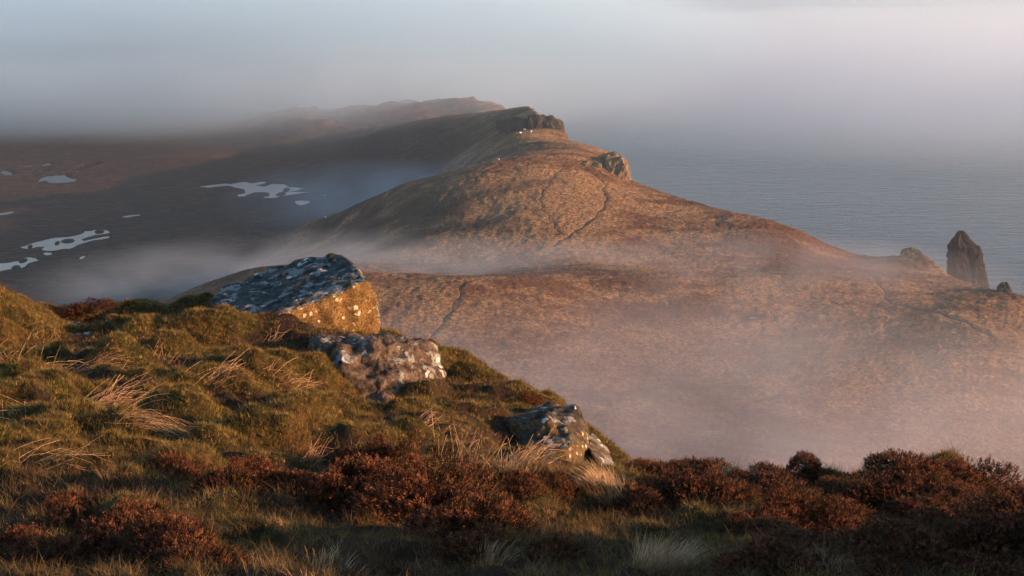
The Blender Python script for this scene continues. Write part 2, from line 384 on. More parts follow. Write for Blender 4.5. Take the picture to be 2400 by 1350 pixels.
for k, (pts, wd, lab) in paths_px.items():
    if not lab: continue
    ww = []
    for (a0, b0), (a1, b1) in zip(pts[:-1], pts[1:]):
        for s in range(4):
            ww.append((a0 + (a1 - a0) * s / 4, b0 + (b1 - b0) * s / 4))
    ww.append(pts[-1]); out = []
    for q in ww:
        h = far_hit(*q)
        if h is not None and (not out or abs(h[1] - out[-1][1]) < 45): out.append(h)
    # smooth
    o = np.array(out)
    for _ in range(3): o[1:-1] = (o[:-2] + 2 * o[1:-1] + o[2:]) / 4
    o[1:-1, 0] += 0.5 * np.sin(np.arange(len(o))[1:-1] * 1.7)
    path_world[k] = (o, wd, lab)

def blob(x, y, lst):
    v = np.zeros(x.shape)
    for px, py, rx, ry, s in lst:
        h = far_hit(px, py)
        if h is None: continue
        v = np.maximum(v, s * np.clip(1.4 - ((x - h[0]) / rx) ** 2 - ((y - h[1]) / ry) ** 2, 0, 1))
    return v
NR, NC = 900, 800
yy = np.concatenate([np.geomspace(22, 240, 110, endpoint=False), np.linspace(240, 780, 610, endpoint=False), np.geomspace(780, 1320, NR - 720)])
tt = np.linspace(-0.40, 0.40, NC)
Yg, Tg = np.meshgrid(yy, tt, indexing='ij'); Xg = Yg * Tg
Hs = far_h(Xg, Yg)
n_l = fbm(Xg, Yg, 60, 3, 21)
bog = sstep(50, 42, Hs + n_l * 8) * sstep(500, 540, Yg) * sstep(-45, -60, Xg) + 0.0
bog = np.maximum(bog, sstep(700, 760, Yg) * sstep(-10, -40, Xg) * 0.85)
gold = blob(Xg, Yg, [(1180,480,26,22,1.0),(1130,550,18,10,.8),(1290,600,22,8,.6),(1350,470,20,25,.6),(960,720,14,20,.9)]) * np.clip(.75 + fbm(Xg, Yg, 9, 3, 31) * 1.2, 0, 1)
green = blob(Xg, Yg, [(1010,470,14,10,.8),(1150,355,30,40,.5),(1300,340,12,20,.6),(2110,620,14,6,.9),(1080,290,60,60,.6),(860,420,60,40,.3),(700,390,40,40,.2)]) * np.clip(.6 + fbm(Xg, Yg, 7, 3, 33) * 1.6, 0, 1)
dark = blob(Xg, Yg, [(850,335,24,42,1.),(450,400,46,38,.6),(560,390,40,30,.7),(640,350,50,34,.75),(900,540,26,12,1.),(960,515,16,9,.8),(1000,555,30,9,.9),(1010,495,15,14,.8),(1050,545,22,10,.8),(900,490,18,14,1.),(820,500,18,16,1.),(930,460,16,12,1.),(860,520,24,14,1.),(800,560,30,16,1.),(620,640,30,10,.6),(1050,560,14,6,.7),  # dark heather; blobs on the hill's left flank are painted shade
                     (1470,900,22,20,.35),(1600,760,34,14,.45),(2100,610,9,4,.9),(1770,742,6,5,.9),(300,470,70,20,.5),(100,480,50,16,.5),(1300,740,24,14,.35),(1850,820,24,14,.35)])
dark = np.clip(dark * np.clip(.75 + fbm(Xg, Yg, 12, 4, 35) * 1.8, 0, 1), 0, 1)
pw = np.zeros_like(Xg); 
for k, (o, wd, lab) in path_world.items():
    bb = (Xg > o[:, 0].min() - 6) & (Xg < o[:, 0].max() + 6) & (Yg > o[:, 1].min() - 6) & (Yg < o[:, 1].max() + 6)
    d = np.full(Xg.shape, 99.); d[bb] = polydist(Xg[bb], Yg[bb], o[:, :2]); pw = np.maximum(pw, sstep(wd * .8, wd * 0.25, d))
wet = np.zeros_like(Xg)
pm = np.zeros_like(Xg)
for wl, z, isl, lab in pond_world:
    a = np.array(wl); bb = (Xg > a[:, 0].min() - 6) & (Xg < a[:, 0].max() + 6) & (Yg > a[:, 1].min() - 8) & (Yg < a[:, 1].max() + 8)
    if not bb.any(): continue
    cl = list(wl) + [wl[0]]; d = polydist(Xg[bb], Yg[bb], cl); ins = inside(Xg[bb], Yg[bb], wl)
    pm[bb] = np.maximum(pm[bb], np.where(ins, 1, sstep(2.5, 0.3, d))); wet[bb] = np.maximum(wet[bb], sstep(1.6, 0.2, np.where(ins, 0, d)))
tus = .62 * fbm(Xg, Yg, 1.9, 3, 41, .65) + 0.5 * np.abs(fbm(Xg, Yg, 1.3, 2, 43))
rough_ = (0.50 - 0.05 * gold - 0.32 * bog) * (1 - 0.75 * pw)
H = Hs + tus * rough_ * sstep(200, 320, Yg) + fbm(Xg, Yg, 26, 3, 45) * (1.2 * (1 - bog) + .5 * bog) * (1 - pm) + fbm(Xg, Yg, 7, 2, 47) * .12 * (1 - pm)
H = np.where(Hs < 20, Hs + fbm(Xg, Yg, 6, 4, 49) * 3, H)
H += fbm(Xg, Yg, 45, 5, 48, .6) * 9 * sstep(880, 1000, Yg) * sstep(40, 48, Hs)
H -= pw * 0.2
for wl, z, isl, lab in pond_world:
    a = np.array(wl); bb = (Xg > a[:, 0].min() - 6) & (Xg < a[:, 0].max() + 6) & (Yg > a[:, 1].min() - 8) & (Yg < a[:, 1].max() + 8)
    H[bb] = np.where(pm[bb] > 0, H[bb] * (1 - pm[bb]) + (z - 0.12) * pm[bb], H[bb])
def sample_far(x, y):
    i = np.clip(np.interp(y, yy, np.arange(NR)), 0, NR - 1.001); j = np.clip((x / y + .40) / .8 * (NC - 1), 0, NC - 1.001)
    i0, j0 = np.int64(i), np.int64(j); fi, fj = i - i0, j - j0
    return (H[i0, j0] * (1 - fi) * (1 - fj) + H[i0 + 1, j0] * fi * (1 - fj) + H[i0, j0 + 1] * (1 - fi) * fj + H[i0 + 1, j0 + 1] * fi * fj)
moor = mesh_obj('moorland', np.stack([Xg.ravel(), Yg.ravel(), H.ravel()], 1), gridfaces(NR, NC), mat_moor(),
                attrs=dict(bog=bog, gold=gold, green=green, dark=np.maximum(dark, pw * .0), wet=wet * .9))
tag(moor, 'brown moorland headland with a golden grass hill and dark bog', kind='structure')
print('tri far', NR * NC * 2)

water_m = mat_water('pond_water', (0.01, 0.014, 0.018), [((1, 1, 1), 2.0, 2, .08, .02)], 0.03)
peat_m = mat_flat('peat', (0.03, 0.02, 0.016))
for wl, z, isl, lab in pond_world:
    cl = []
    n = len(wl)
    for i in range(n):   # subdivide the bank and roughen it
        for s in range(3):
            t = s / 3; x = wl[i][0] * (1 - t) + wl[(i + 1) % n][0] * t; y = wl[i][1] * (1 - t) + wl[(i + 1) % n][1] * t
            k = 0.0 if s == 0 else 1.0
            cl.append((x + .35 * k * (random.random() - .5), y + 1.2 * k * (random.random() - .5), z))
    me = bpy.data.meshes.new('pond'); bm = bmesh.new()
    f = bm.faces.new([bm.verts.new(c) for c in cl]); bmesh.ops.triangulate(bm, faces=[f]); bm.normal_update()
    for f in bm.faces:
        if f.normal.z < 0: f.normal_flip()
    bm.to_mesh(me); bm.free(); me.materials.append(water_m)
    o = bpy.data.objects.new('pond', me); COL.objects.link(o); tag(o, lab, None, 'pools lying on the bog', 'structure')
    for (px, py, rx, ry) in isl:
        a, b = slope(px, py); t = (z - CAMZ) / b; sx = rx * t / FPX; sy = ry * t / FPX / abs(b)
        vs_ = []; rings = 5; seg = 18
        rnds = [1 + .28 * (random.random() - .5) for _ in range(seg)]
        for r in range(rings):
            q = 1 - r / (rings - 1)
            for k in range(seg):
                an = 2 * math.pi * k / seg; rr = q * rnds[k]
                vs_.append((a * t + sx * rr * math.cos(an), t + sy * rr * math.sin(an), z - .08 + .75 * (1 - q ** 4) + .12 * random.random()))
        fs = [(r * seg + k, r * seg + (k + 1) % seg, (r + 1) * seg + (k + 1) % seg, (r + 1) * seg + k) for r in range(rings - 1) for k in range(seg)]
        tag(mesh_obj('islet', vs_, fs, peat_m), 'dark peat islet in a bog pool', kind='structure')
path_m = mat_flat('trodden_peat', (0.05, 0.034, 0.022))
for k, (o, wd, lab) in path_world.items():
    n = len(o); s = np.linspace(0, n - 1, n * 4)
    cx = np.interp(s, np.arange(n), o[:, 0]); cyy = np.interp(s, np.arange(n), o[:, 1])
    dx, dy = np.gradient(cx), np.gradient(cyy); L = np.hypot(dx, dy) + 1e-9; nx, ny = -dy / L, dx / L
    ww = wd * .19 * (1 + .5 * vnoise(s * .7, s * 0, 5)); v = []
    for e in (-1, -.33, .33, 1):
        x, y = cx + nx * ww * e, cyy + ny * ww * e; v.append(np.stack([x, y, sample_far(x, y) + .10 - .04 * abs(e)], 1))
    v = np.stack(v, 1).reshape(-1, 3)
    ob = mesh_obj('footpath', v, gridfaces(len(s), 4), path_m); tag(ob, lab, None, 'worn sheep tracks', 'structure')

# ------------------------------------------------------------------ rock builder
def rock(name, pts, mat, bev=.05, sub=4, amp=.03, freq=6, octs=4, vert=False, seed=0, parent=None, planes=0.0):
    bm = bmesh.new(); c = np.mean(pts, 0)
    for p in pts: bm.verts.new(Vector(p - c))
    r = bmesh.ops.convex_hull(bm, input=bm.verts)
    bmesh.ops.delete(bm, geom=list({g for g in r['geom_interior'] + r['geom_unused'] if isinstance(g, bmesh.types.BMVert) and g.is_valid}), context='VERTS')
    bmesh.ops.dissolve_limit(bm, angle_limit=R(4), verts=bm.verts, edges=bm.edges)
    if bev: bmesh.ops.bevel(bm, geom=list(bm.edges), offset=bev, segments=2, profile=.6, affect='EDGES', clamp_overlap=True)
    bmesh.ops.triangulate(bm, faces=bm.faces)
    L = max(e.calc_length() for e in bm.edges); tgt = L / (2 ** sub)
    for _ in range(sub + 3):
        es = [e for e in bm.edges if e.calc_length() > tgt * 1.5]
        if not es or len(bm.faces) > 60000: break
        bmesh.ops.subdivide_edges(bm, edges=es, cuts=1, use_grid_fill=False)
        bmesh.ops.triangulate(bm, faces=[f for f in bm.faces if len(f.verts) > 3])
    bm.normal_update(); mv = []
    off = Vector((seed * 3.1, seed * 1.7, seed * .9))
    for v in bm.verts:
        q = v.co.copy()
        if vert: q.z *= .22
        f = mn.fractal(q * freq + off, .8, 2.1, octs)
        rd = 1 - abs(mn.noise(q * freq * .9 + off * 2)) * 2
        mv.append((v, v.normal * (amp * (f + (.7 * rd if vert else .25 * rd - .15)))))
    for v, d in mv: v.co += d
    me = bpy.data.meshes.new(name); bm.to_mesh(me); bm.free(); me.materials.append(mat)
    me.polygons.foreach_set('use_smooth', np.full(len(me.polygons), True))
    if name == 'crag': me.polygons.foreach_set('use_smooth', np.zeros(len(me.polygons), bool))
    o = bpy.data.objects.new(name, me); COL.objects.link(o); o.location = Vector(c)
    if parent: o.parent = parent
    return o
def PP(lst): return [P(*p) for p in lst]
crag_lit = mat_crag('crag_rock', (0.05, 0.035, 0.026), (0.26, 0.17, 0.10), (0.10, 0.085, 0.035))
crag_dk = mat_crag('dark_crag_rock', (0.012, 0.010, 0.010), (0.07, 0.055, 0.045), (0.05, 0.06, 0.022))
# sea stack, ring by ring down to the water
rings = [(543,2247,2260),(550,2241,2267),(556,2238,2270),(563,2231,2276),(572,2229,2284),(577,2224,2297),(590,2223,2300),(606,2222,2303),(630,2221,2308),(660,2219,2314),(700,2215,2325),(760,2208,2338),(840,2196,2352),(938,2180,2370)]
v = []; SEG = 72; YS = 585.0; SUBR = 8
lev = []
for (a, b) in zip(rings[:-1], rings[1:]):
    for s in range(SUBR): t = s / SUBR; lev.append(tuple(a[k] * (1 - t) + b[k] * t for k in range(3)))
lev.append(rings[-1])
for i, (py, l, r) in enumerate(lev):
    p0, p1 = P(l + (r - l) * .05, py, YS), P(r - (r - l) * .05, py, YS); cx = (p0[0] + p1[0]) / 2; rx = (p1[0] - p0[0]) / 2; ry = rx * .9; z = p0[2]
    for k in range(SEG):
        an = 2 * math.pi * k / SEG; ca, sa = math.cos(an), math.sin(an)
        q = 1 / max(abs(ca) ** 3 + abs(sa) ** 3, 1e-6) ** (1 / 3)   # squarish plan
        n1 = mn.fractal(Vector((ca * 3, sa * 3, z * .06)), .8, 2.1, 4); n2 = 1 - 2 * abs(mn.noise(Vector((ca * 5 + 3, sa * 5, z * .035))))
        m = 1 + .12 * n1 + .13 * n2 + .16 * mn.fractal(Vector((ca * 4, sa * 4, z * .45)), .9, 2.2, 5); m *= .95
        v.append((cx + rx * q * ca * m, YS + ry * q * sa * m, z + .6 * mn.noise(Vector((ca * 4, sa * 4, z * .3)))))
fs = [(i * SEG + k, (i + 1) * SEG + k, (i + 1) * SEG + (k + 1) % SEG, i * SEG + (k + 1) % SEG) for i in range(len(lev) - 1) for k in range(SEG)]
v.append((P(2252, 540, YS)[0], YS, P(2252, 540, YS)[2])); ci = len(v) - 1
fs += [(k, (k + 1) % SEG, ci) for k in range(SEG)]
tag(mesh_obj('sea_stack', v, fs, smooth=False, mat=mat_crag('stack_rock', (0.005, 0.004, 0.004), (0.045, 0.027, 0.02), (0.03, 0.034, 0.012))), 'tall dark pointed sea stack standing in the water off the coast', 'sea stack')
def ground_y(lst): return sum(q[2] for q in lst) / len(lst)
def crag(lst, lab, mat, amp=.9, freq=.35, bev=.6, sub=4, seed=1, vert=True, cat='crag', name='crag', ground=None):
    if ground:
        h = far_hit(*ground); dy = h[1] - ground_y(lst); lst = [(a, b, c + dy) for a, b, c in lst]
    o = rock(name, PP(lst), mat, bev, sub, amp, freq, 5, vert, seed); tag(o, lab, cat, 'crags along the headland'); return o
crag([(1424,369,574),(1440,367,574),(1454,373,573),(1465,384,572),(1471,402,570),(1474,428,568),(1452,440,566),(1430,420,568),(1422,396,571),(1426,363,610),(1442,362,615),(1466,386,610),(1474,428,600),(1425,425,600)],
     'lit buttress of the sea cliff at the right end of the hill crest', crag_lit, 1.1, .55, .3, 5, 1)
crag([(1366,386,570),(1380,379,572),(1398,383,572),(1410,396,570),(1421,412,567),(1426,432,564),(1404,424,565),(1380,404,568),(1366,392,570),(1380,380,596),(1412,398,596),(1370,410,580),(1426,432,590)],
     'small lit outcrop left of the sea cliff buttress', crag_lit, .9, .45, .2, 4, 2)
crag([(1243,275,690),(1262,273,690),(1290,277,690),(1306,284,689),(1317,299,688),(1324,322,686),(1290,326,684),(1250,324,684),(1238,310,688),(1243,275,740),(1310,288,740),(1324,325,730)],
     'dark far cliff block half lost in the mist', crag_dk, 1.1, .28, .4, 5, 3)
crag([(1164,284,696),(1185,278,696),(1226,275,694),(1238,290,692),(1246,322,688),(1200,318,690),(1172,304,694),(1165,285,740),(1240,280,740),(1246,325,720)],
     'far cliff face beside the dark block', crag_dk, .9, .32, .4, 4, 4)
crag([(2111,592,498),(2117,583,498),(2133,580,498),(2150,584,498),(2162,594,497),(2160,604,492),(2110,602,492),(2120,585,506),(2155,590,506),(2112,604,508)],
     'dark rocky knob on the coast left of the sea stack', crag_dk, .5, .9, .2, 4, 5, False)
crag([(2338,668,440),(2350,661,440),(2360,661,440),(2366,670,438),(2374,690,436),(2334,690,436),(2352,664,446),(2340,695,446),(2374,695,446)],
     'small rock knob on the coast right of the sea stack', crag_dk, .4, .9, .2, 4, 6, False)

# sheep on the headland
wool = mat_flat('sheep_wool', (0.72, 0.68, 0.62)); face_m = mat_flat('sheep_face', (0.05, 0.045, 0.04))
def sheep():
    me = bpy.data.meshes.new('sheep'); bm = bmesh.new()
    j = [(-.42, 0, .62, .22), (-.1, 0, .66, .27), (.25, 0, .66, .24), (.48, 0, .72, .13), (.66, 0, .66, .10), (.78, 0, .58, .06)]
    vv = [bm.verts.new(p[:3]) for p in j]; rad = [p[3] for p in j]
    for a, b in zip(vv[:-1], vv[1:]): bm.edges.new((a, b))
    for base, x in ((0, -.36), (2, .24)):
        for s in (-1, 1):
            a = bm.verts.new((x, s * .13, .38)); b = bm.verts.new((x + .02, s * .13, .02)); bm.edges.new((vv[base], a)); bm.edges.new((a, b)); rad += [.07, .035]
    bm.to_mesh(me); bm.free(); o = bpy.data.objects.new('sheep', me); COL.objects.link(o)
    md = o.modifiers.new('skin', 'SKIN')
    for i, r in enumerate(rad): me.skin_vertices[0].data[i].radius = (r, r)
    me.skin_vertices[0].data[1].use_root = True
    o.modifiers.new('ss', 'SUBSURF').levels = 1
    dg = bpy.context.evaluated_depsgraph_get(); m2 = bpy.data.meshes.new_from_object(o.evaluated_get(dg)); o.modifiers.clear(); o.data = m2
    m2.materials.clear(); m2.materials.append(wool); m2.materials.append(face_m)
    for p in m2.polygons:
        p.use_smooth = True
        if p.center.x > .62 or p.center.z < .3: p.material_index = 1
    return o
sh0 = None
for i, (px, py, rot, lab) in enumerate([(1168,376,2.9,'white sheep alone on the crest of the golden hill'),(1220,315,.3,'upper sheep of the pair below the far cliff'),
        (1229,308,2.7,'second sheep of the pair, nearer the far cliff'),(762,460,.6,'white sheep on the bog right of the small ragged pool'),(763,514,2.4,'white sheep on the dark left shoulder of the hill'),
        (1245,312,1.0,'rightmost sheep below the far cliff')]):
    h = far_hit(px, py)
    if h is None: print('no hit', px, py); continue
    if sh0 is None: o = sh0 = sheep()
    else: o = sh0.copy(); COL.objects.link(o)
    z = float(sample_far(h[0], h[1])); o.location = (h[0], h[1], z - .02); o.rotation_euler = (0, 0, rot)
    tag(o, lab, 'sheep', 'sheep grazing on the headland')
# ------------------------------------------------------------------ near hill
near_px = [(0,1350,4.7),(600,1350,4.7),(1200,1350,4.7),(1800,1350,4.7),(2400,1350,4.7),
 (0,1250,5.4),(600,1250,5.4),(1200,1260,5.4),(1800,1270,5.5),(2400,1280,5.3),
 (0,1150,6.3),(450,1160,6.3),(900,1160,6.4),(1300,1170,6.5),(1700,1200,6.4),(2000,1210,6.3),(2400,1240,6.0),
 (0,1000,8.0),(500,1000,8.1),(1000,1040,8.0),(1250,1070,7.8),(1420,1120,7.8),
 (0,900,9.4),(500,900,9.5),(800,885,10.3),(905,938,10.1),(1000,930,10.2),(1067,960,10.2),(1100,900,10.9),(1060,870,11.3),(1240,935,10.4),(1380,1088,8.8),(1250,1045,8.8),(1320,1085,8.75),(1175,975,9.4),
 (0,800,11.0),(400,800,11.2),(610,792,11.6),(885,810,12.0),(575,760,12.2),(250,770,11.9),
 (-150,735,12.4),(0,735,12.4),(110,738,12.9),(250,738,13.2),(330,742,13.2),(420,728,13.4),(485,735,12.9),(700,700,13.0),(870,770,13.0),(1000,850,12.0),
 (1460,1112,8.1),(1600,1140,8.0),(1750,1140,8.1),(1880,1118,8.2),(2050,1120,8.2),(2200,1150,8.0),(2320,1180,7.8),(2400,1210,7.6),(2600,1270,7.4)]
nctl = [tuple(P(*p)) for p in near_px]
for q in [(-150,735,12.4),(110,738,12.9),(330,742,13.2),(485,735,12.9),(700,700,13.0),(870,770,13.0),(1000,850,12.0),(1240,935,10.4),(1460,1112,8.1),(1600,1140,8.0),(1880,1118,8.2),(2200,1150,8.0),(2400,1210,7.6),(2600,1270,7.4)]:
    x, y, z = P(*q); u, b = slope(q[0], q[1])
    for f in (1.25, 1.7, 2.6):
        yy_ = y * f; nctl.append((u * yy_, yy_, CAMZ + b * y - (yy_ - y) * (.46 if f < 2 else .5)))
nctl += [(-4, 4, 148.2), (-4, 7, 147.7), (-6, 11, 147.4), (4, 4, 148.3), (4.5, 6, 147.9), (0, 2, 148.5), (-4, 2, 148.5), (4, 2, 148.7), (7, 3, 148.4), (-8, 13, 146.9), (6.5, 8, 146.6)]
NRB = RBF(nctl, 5.0, 2e-4)
def near_s(x, y):
    h = NRB(x, y)
    h = h + .75 * np.exp(-(((x - 3.7) / 1.15) ** 2 + ((y - 3.75) / .8) ** 2))  # unseen hump right of view, added to shade the lower foreground
    return h
def hit_s(px, py, fn=near_s, lo=3.5, hi=16):
    a, b = slope(px, py); t = np.linspace(lo, hi, 1500); z = fn(a * t, t); i = int(np.argmax(z > CAMZ + b * t))
    return np.array([a * t[i], t[i], z[i]]) if z[i] > CAMZ + b * t[i] else None
mounds = [(440,1000,.22,.18,.14),(560,930,.2,.16,.12),(130,930,.22,.18,.13),(700,1000,.24,.18,.12),(320,1090,.25,.18,.11),(760,880,.2,.14,.10),(950,1030,.2,.14,.1),(283,850,.17,.17,.17),(500,790,.30,.24,.20),(660,858,.36,.26,.15),(640,1040,.20,.20,.15),(410,950,.22,.16,.10),(200,742,.15,.10,.10),(850,1010,.22,.18,.07),
          (520,1060,.20,.16,.09),(150,1040,.25,.2,.07),(350,890,.16,.14,.06),(760,990,.2,.16,.06),(60,960,.2,.2,.08),(230,1040,.16,.12,.08),(960,1110,.2,.12,.09),(60,880,.22,.16,.06)]
mw = []
for px, py, rx, ry, hh in mounds:
    q = hit_s(px, py)
    if q is not None: mw.append((q[0], q[1], rx, ry, hh * 1.05))
q = P(-90, 790, 11.6); mw.append((q[0], q[1], .50, .6, .36))
rr = random.Random(3)
ROCKS = [(P(740,800,11.7)[0], 11.6, .7), (P(900,930,10)[0], 10.0, .75), (P(1290,1050,8.8)[0], 8.7, .6), (P(1420,1080,9)[0], 8.9, .35)]
for i in range(620):
    y = 4.6 + 9 * rr.random() ** .8; x = (rr.random() - .5) * .74 * y; s = rr.uniform(.05, .17) if i % 3 else rr.uniform(.035, .06)
    if any(math.hypot(x - a, (y - b) * .8) < c for a, b, c in ROCKS) or (-.25 < x < .9 and 7.5 < y < 9.5) or (x > .7 and y > 6.8): continue
    mw.append((x, y, s * rr.uniform(.9, 1.5), s, s * rr.uniform(.45, 1.0) * (1 if y > 6.2 else .6)))
NR2, NC2 = 620, 560
y2 = np.geomspace(1.6, 30, NR2); t2 = np.linspace(-1, 1, NC2)
Y2, T2 = np.meshgrid(y2, t2, indexing='ij'); X2 = T2 * (Y2 * .42 + 2.6)
H2 = near_s(X2, Y2)
mz = np.zeros_like(H2)
for cx, cy_, rx, ry, hh in mw:
    j = (np.abs(Y2 - cy_) < ry * 2.4) & (np.abs(X2 - cx) < rx * 2.4)
    d = ((X2[j] - cx) / rx) ** 2 + ((Y2[j] - cy_) / ry) ** 2
    mz[j] = np.maximum(mz[j], hh * np.clip(1.25 * np.exp(-d * .9) - .06, 0, 1))
for a_, b_, c_ in ROCKS[1:3]: H2 -= (.07 if a_ < 0 else .12) * np.exp(-((X2 - a_) / .45) ** 2 - ((Y2 - b_) / .5) ** 2)
rk = sstep(14.5, 12.5, Y2)
H2 = H2 + mz + fbm(X2, Y2, .9, 6, 81, .55) * .13 + np.abs(fbm(X2, Y2, .22, 3, 83)) * .11 * rk
peat = np.clip(sstep(.03, -.04, mz - .03 + fbm(X2, Y2, .35, 3, 85) * .10), 0, 1)  # bare peat in the hollows, painted dark to deepen shade between hummocks
vis = (np.abs(X2) < .36 * Y2 + .35) & (Y2 < 16) & (Y2 > 4.2)
zone_lo = sstep(6.9, 6.1, Y2 + fbm(X2, Y2, .8, 3, 87) * .6)
zr = sstep(-.2, .3, X2 + (fbm(X2, Y2, .6, 2, 89)) * .3 - (9.6 - Y2) * .0) * sstep(7.9, 7.2, Y2)
d_turf = vis * (1 - .8 * peat) * (1 - .55 * zone_lo); d_dry = vis * np.clip(.26 + .6 * zone_lo + .35 * fbm(X2, Y2, .7, 3, 91), 0, 1)
def g_near(x, y):
    i = np.interp(y, y2, np.arange(NR2)); j = (np.asarray(x) / (np.asarray(y) * .42 + 2.6) + 1) / 2 * (NC2 - 1)
    i = np.clip(i, 0, NR2 - 1.001); j = np.clip(j, 0, NC2 - 1.001); i0, j0 = np.int64(i), np.int64(j); fi, fj = i - i0, j - j0
    return H2[i0, j0] * (1 - fi) * (1 - fj) + H2[i0 + 1, j0] * fi * (1 - fj) + H2[i0, j0 + 1] * (1 - fi) * fj + H2[i0 + 1, j0 + 1] * fi * fj
hill = mesh_obj('hillside', np.stack([X2.ravel(), Y2.ravel(), H2.ravel()], 1), gridfaces(NR2, NC2), mat_turf(), attrs=dict(peat=peat, d_turf=d_turf, d_dry=d_dry))
tag(hill, 'hummocky mossy hillside in low sun', kind='structure')
def hit(px, py): return hit_s(px, py, g_near)

# ------------------------------------------------------------------ boulders
def blobs_mat(m_mat, blobs):      # pale lichen patches with a place of their own on the stone
    pass
def boulder(lst, lab, mat, bev, amp, freq, seed, sub=5, blobs=(), cat='boulder', name='boulder'):
    pts = PP(lst); c = np.mean(pts, 0)
    if blobs:
        t = mat.node_tree; pb = [n for n in t.nodes if n.type == 'BSDF_PRINCIPLED'][0]; src = pb.inputs['Base Color'].links[0].from_socket
        m = M.__new__(M); m.m = mat; m.t = t
        co = m.co(); fine = m.noise(co, 60, 4, .7); wob = m.noise(co, 13, 4, .65)
        for (px, py, Y_, r) in blobs:
            q = P(px, py, Y_) - c
            d = m.n('ShaderNodeVectorMath', operation='DISTANCE'); m.l(co, d.inputs[0]); d.inputs[1].default_value = tuple(q)
            k = m.math('ADD', d.outputs['Value'], m.math('MULTIPLY', m.math('SUBTRACT', wob, .5), r * 2.6))
            k = m.math('DIVIDE', k, r)
            src = m.mix(m.ramp(k, (.9, 1.0), (1.0, 0.0)), src, m.ramp(fine, (.3, (0.34, 0.32, 0.29)), (.6, (0.66, 0.64, 0.60))))
        t.links.new(src, pb.inputs['Base Color'])
    o = rock(name, pts, mat, bev, sub, amp, freq, 6, False, seed); tag(o, lab, cat, 'lichened boulders on the hillside' if cat == 'boulder' else None); return o
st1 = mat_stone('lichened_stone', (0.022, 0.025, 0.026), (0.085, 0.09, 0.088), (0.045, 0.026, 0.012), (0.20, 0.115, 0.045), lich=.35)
boulder([(592,760,11.72),(620,757,11.75),(705,727,11.85),(800,685,12.0),(862,655,12.15),(487,704,12.5),(520,676,12.8),(600,648,13.0),(690,612,13.1),(765,598,13.05),(800,600,12.9),(835,630,12.6),(868,664,12.25),
         (884,700,12.15),(886,800,12.2),(760,815,11.9),(620,830,11.7),(580,800,11.75),(572,750,11.8),(487,760,12.6),(884,740,12.9),(600,760,13.2),(800,700,13.4),(886,860,12.3),(600,880,11.9)],
        'largest boulder, wedge shaped with grey lichened top and ochre lit side', st1, .025, .030, 5, 1, 6,
        [(700,770,11.7,.05),(735,772,11.7,.035),(790,770,11.75,.03),(650,790,11.7,.03),(655,742,11.75,.03)])
boulder([(764,600,12.95),(770,595,12.95),(785,594,12.95),(800,602,12.9),(812,616,12.8),(800,618,12.75),(775,610,12.8),(790,600,13.1),(775,605,13.1)],
        'small mossy stone lying on the peak of the largest boulder', mat_stone('cap_stone', (0.03, 0.03, 0.02), (0.10, 0.08, 0.04), lich=-1), .006, .010, 20, 2, 4)
st2 = mat_stone('mottled_stone', (0.035, 0.024, 0.018), (0.15, 0.105, 0.075), None, None, lich=-.2, spots=.64)
boulder([(722,795,11.0),(780,786,11.25),(870,783,11.4),(960,789,11.4),(1005,800,11.3),(740,803,10.65),(800,803,10.5),(885,800,10.5),(960,806,10.6),(1015,822,10.8),(1038,845,10.9),(1052,880,10.8),(1062,920,10.6),(1068,965,10.4),
         (790,920,10.2),(900,985,10.05),(1000,1000,10.1),(1065,1010,10.3),(720,850,11.2),(1050,950,11.4)],
        'middle boulder, rounded and mottled brown with white lichen plates', st2, .05, .045, 5.5, 3, 6,
        [(880,863,10.15,.075),(833,848,10.2,.035),(945,855,10.2,.05),(1045,915,10.3,.055),(1052,945,10.2,.05),(875,803,10.4,.045),(890,917,10.05,.03),(960,830,10.3,.03)])
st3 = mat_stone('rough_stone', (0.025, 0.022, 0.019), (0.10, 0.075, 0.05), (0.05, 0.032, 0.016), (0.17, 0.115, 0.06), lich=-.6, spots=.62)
boulder([(1160,974,9.4),(1200,960,9.6),(1245,950,9.7),(1310,946,9.6),(1345,955,9.4),(1368,980,9.2),(1378,1015,9.1),(1205,985,9.0),(1290,980,8.9),(1340,995,8.85),(1384,1110,8.8),(1240,1080,8.7),(1330,1120,8.6),(1180,1020,9.2),(1380,1060,9.5),(1200,1010,9.8)],
        'lowest boulder, dark domed top, half sunk in turf at the hill edge', st3, .04, .035, 6, 5, 6, [(1280,987,8.9,.022),(1376,1012,8.95,.022)])
boulder([(1384,1015,9.3),(1400,1022,9.3),(1418,1045,9.2),(1432,1070,9.1),(1450,1100,8.9),(1430,1112,8.7),(1395,1085,8.8),(1378,1050,8.9),(1386,1100,9.3),(1440,1130,9.2)],
        'pale tilted slab leaning behind the lowest boulder', mat_stone('pale_slab', (0.04, 0.03, 0.022), (0.16, 0.12, 0.08), lich=.2), .015, .015, 9, 6, 4, (), 'rock slab', 'rock_slab')
boulder([(1343,962,9.36),(1343,953,9.35),(1348,950,9.33),(1352,962,9.32),(1347,965,9.29),(1350,958,9.38),(1344,964,9.38)], 'white chip of stone perched on the lowest boulder',
        mat_flat('white_stone', (0.55, 0.52, 0.47)), .003, .004, 40, 7, 3, (), 'stone', 'stone')
st5 = mat_stone('red_stone', (0.05, 0.025, 0.018), (0.17, 0.09, 0.06), lich=-.2)
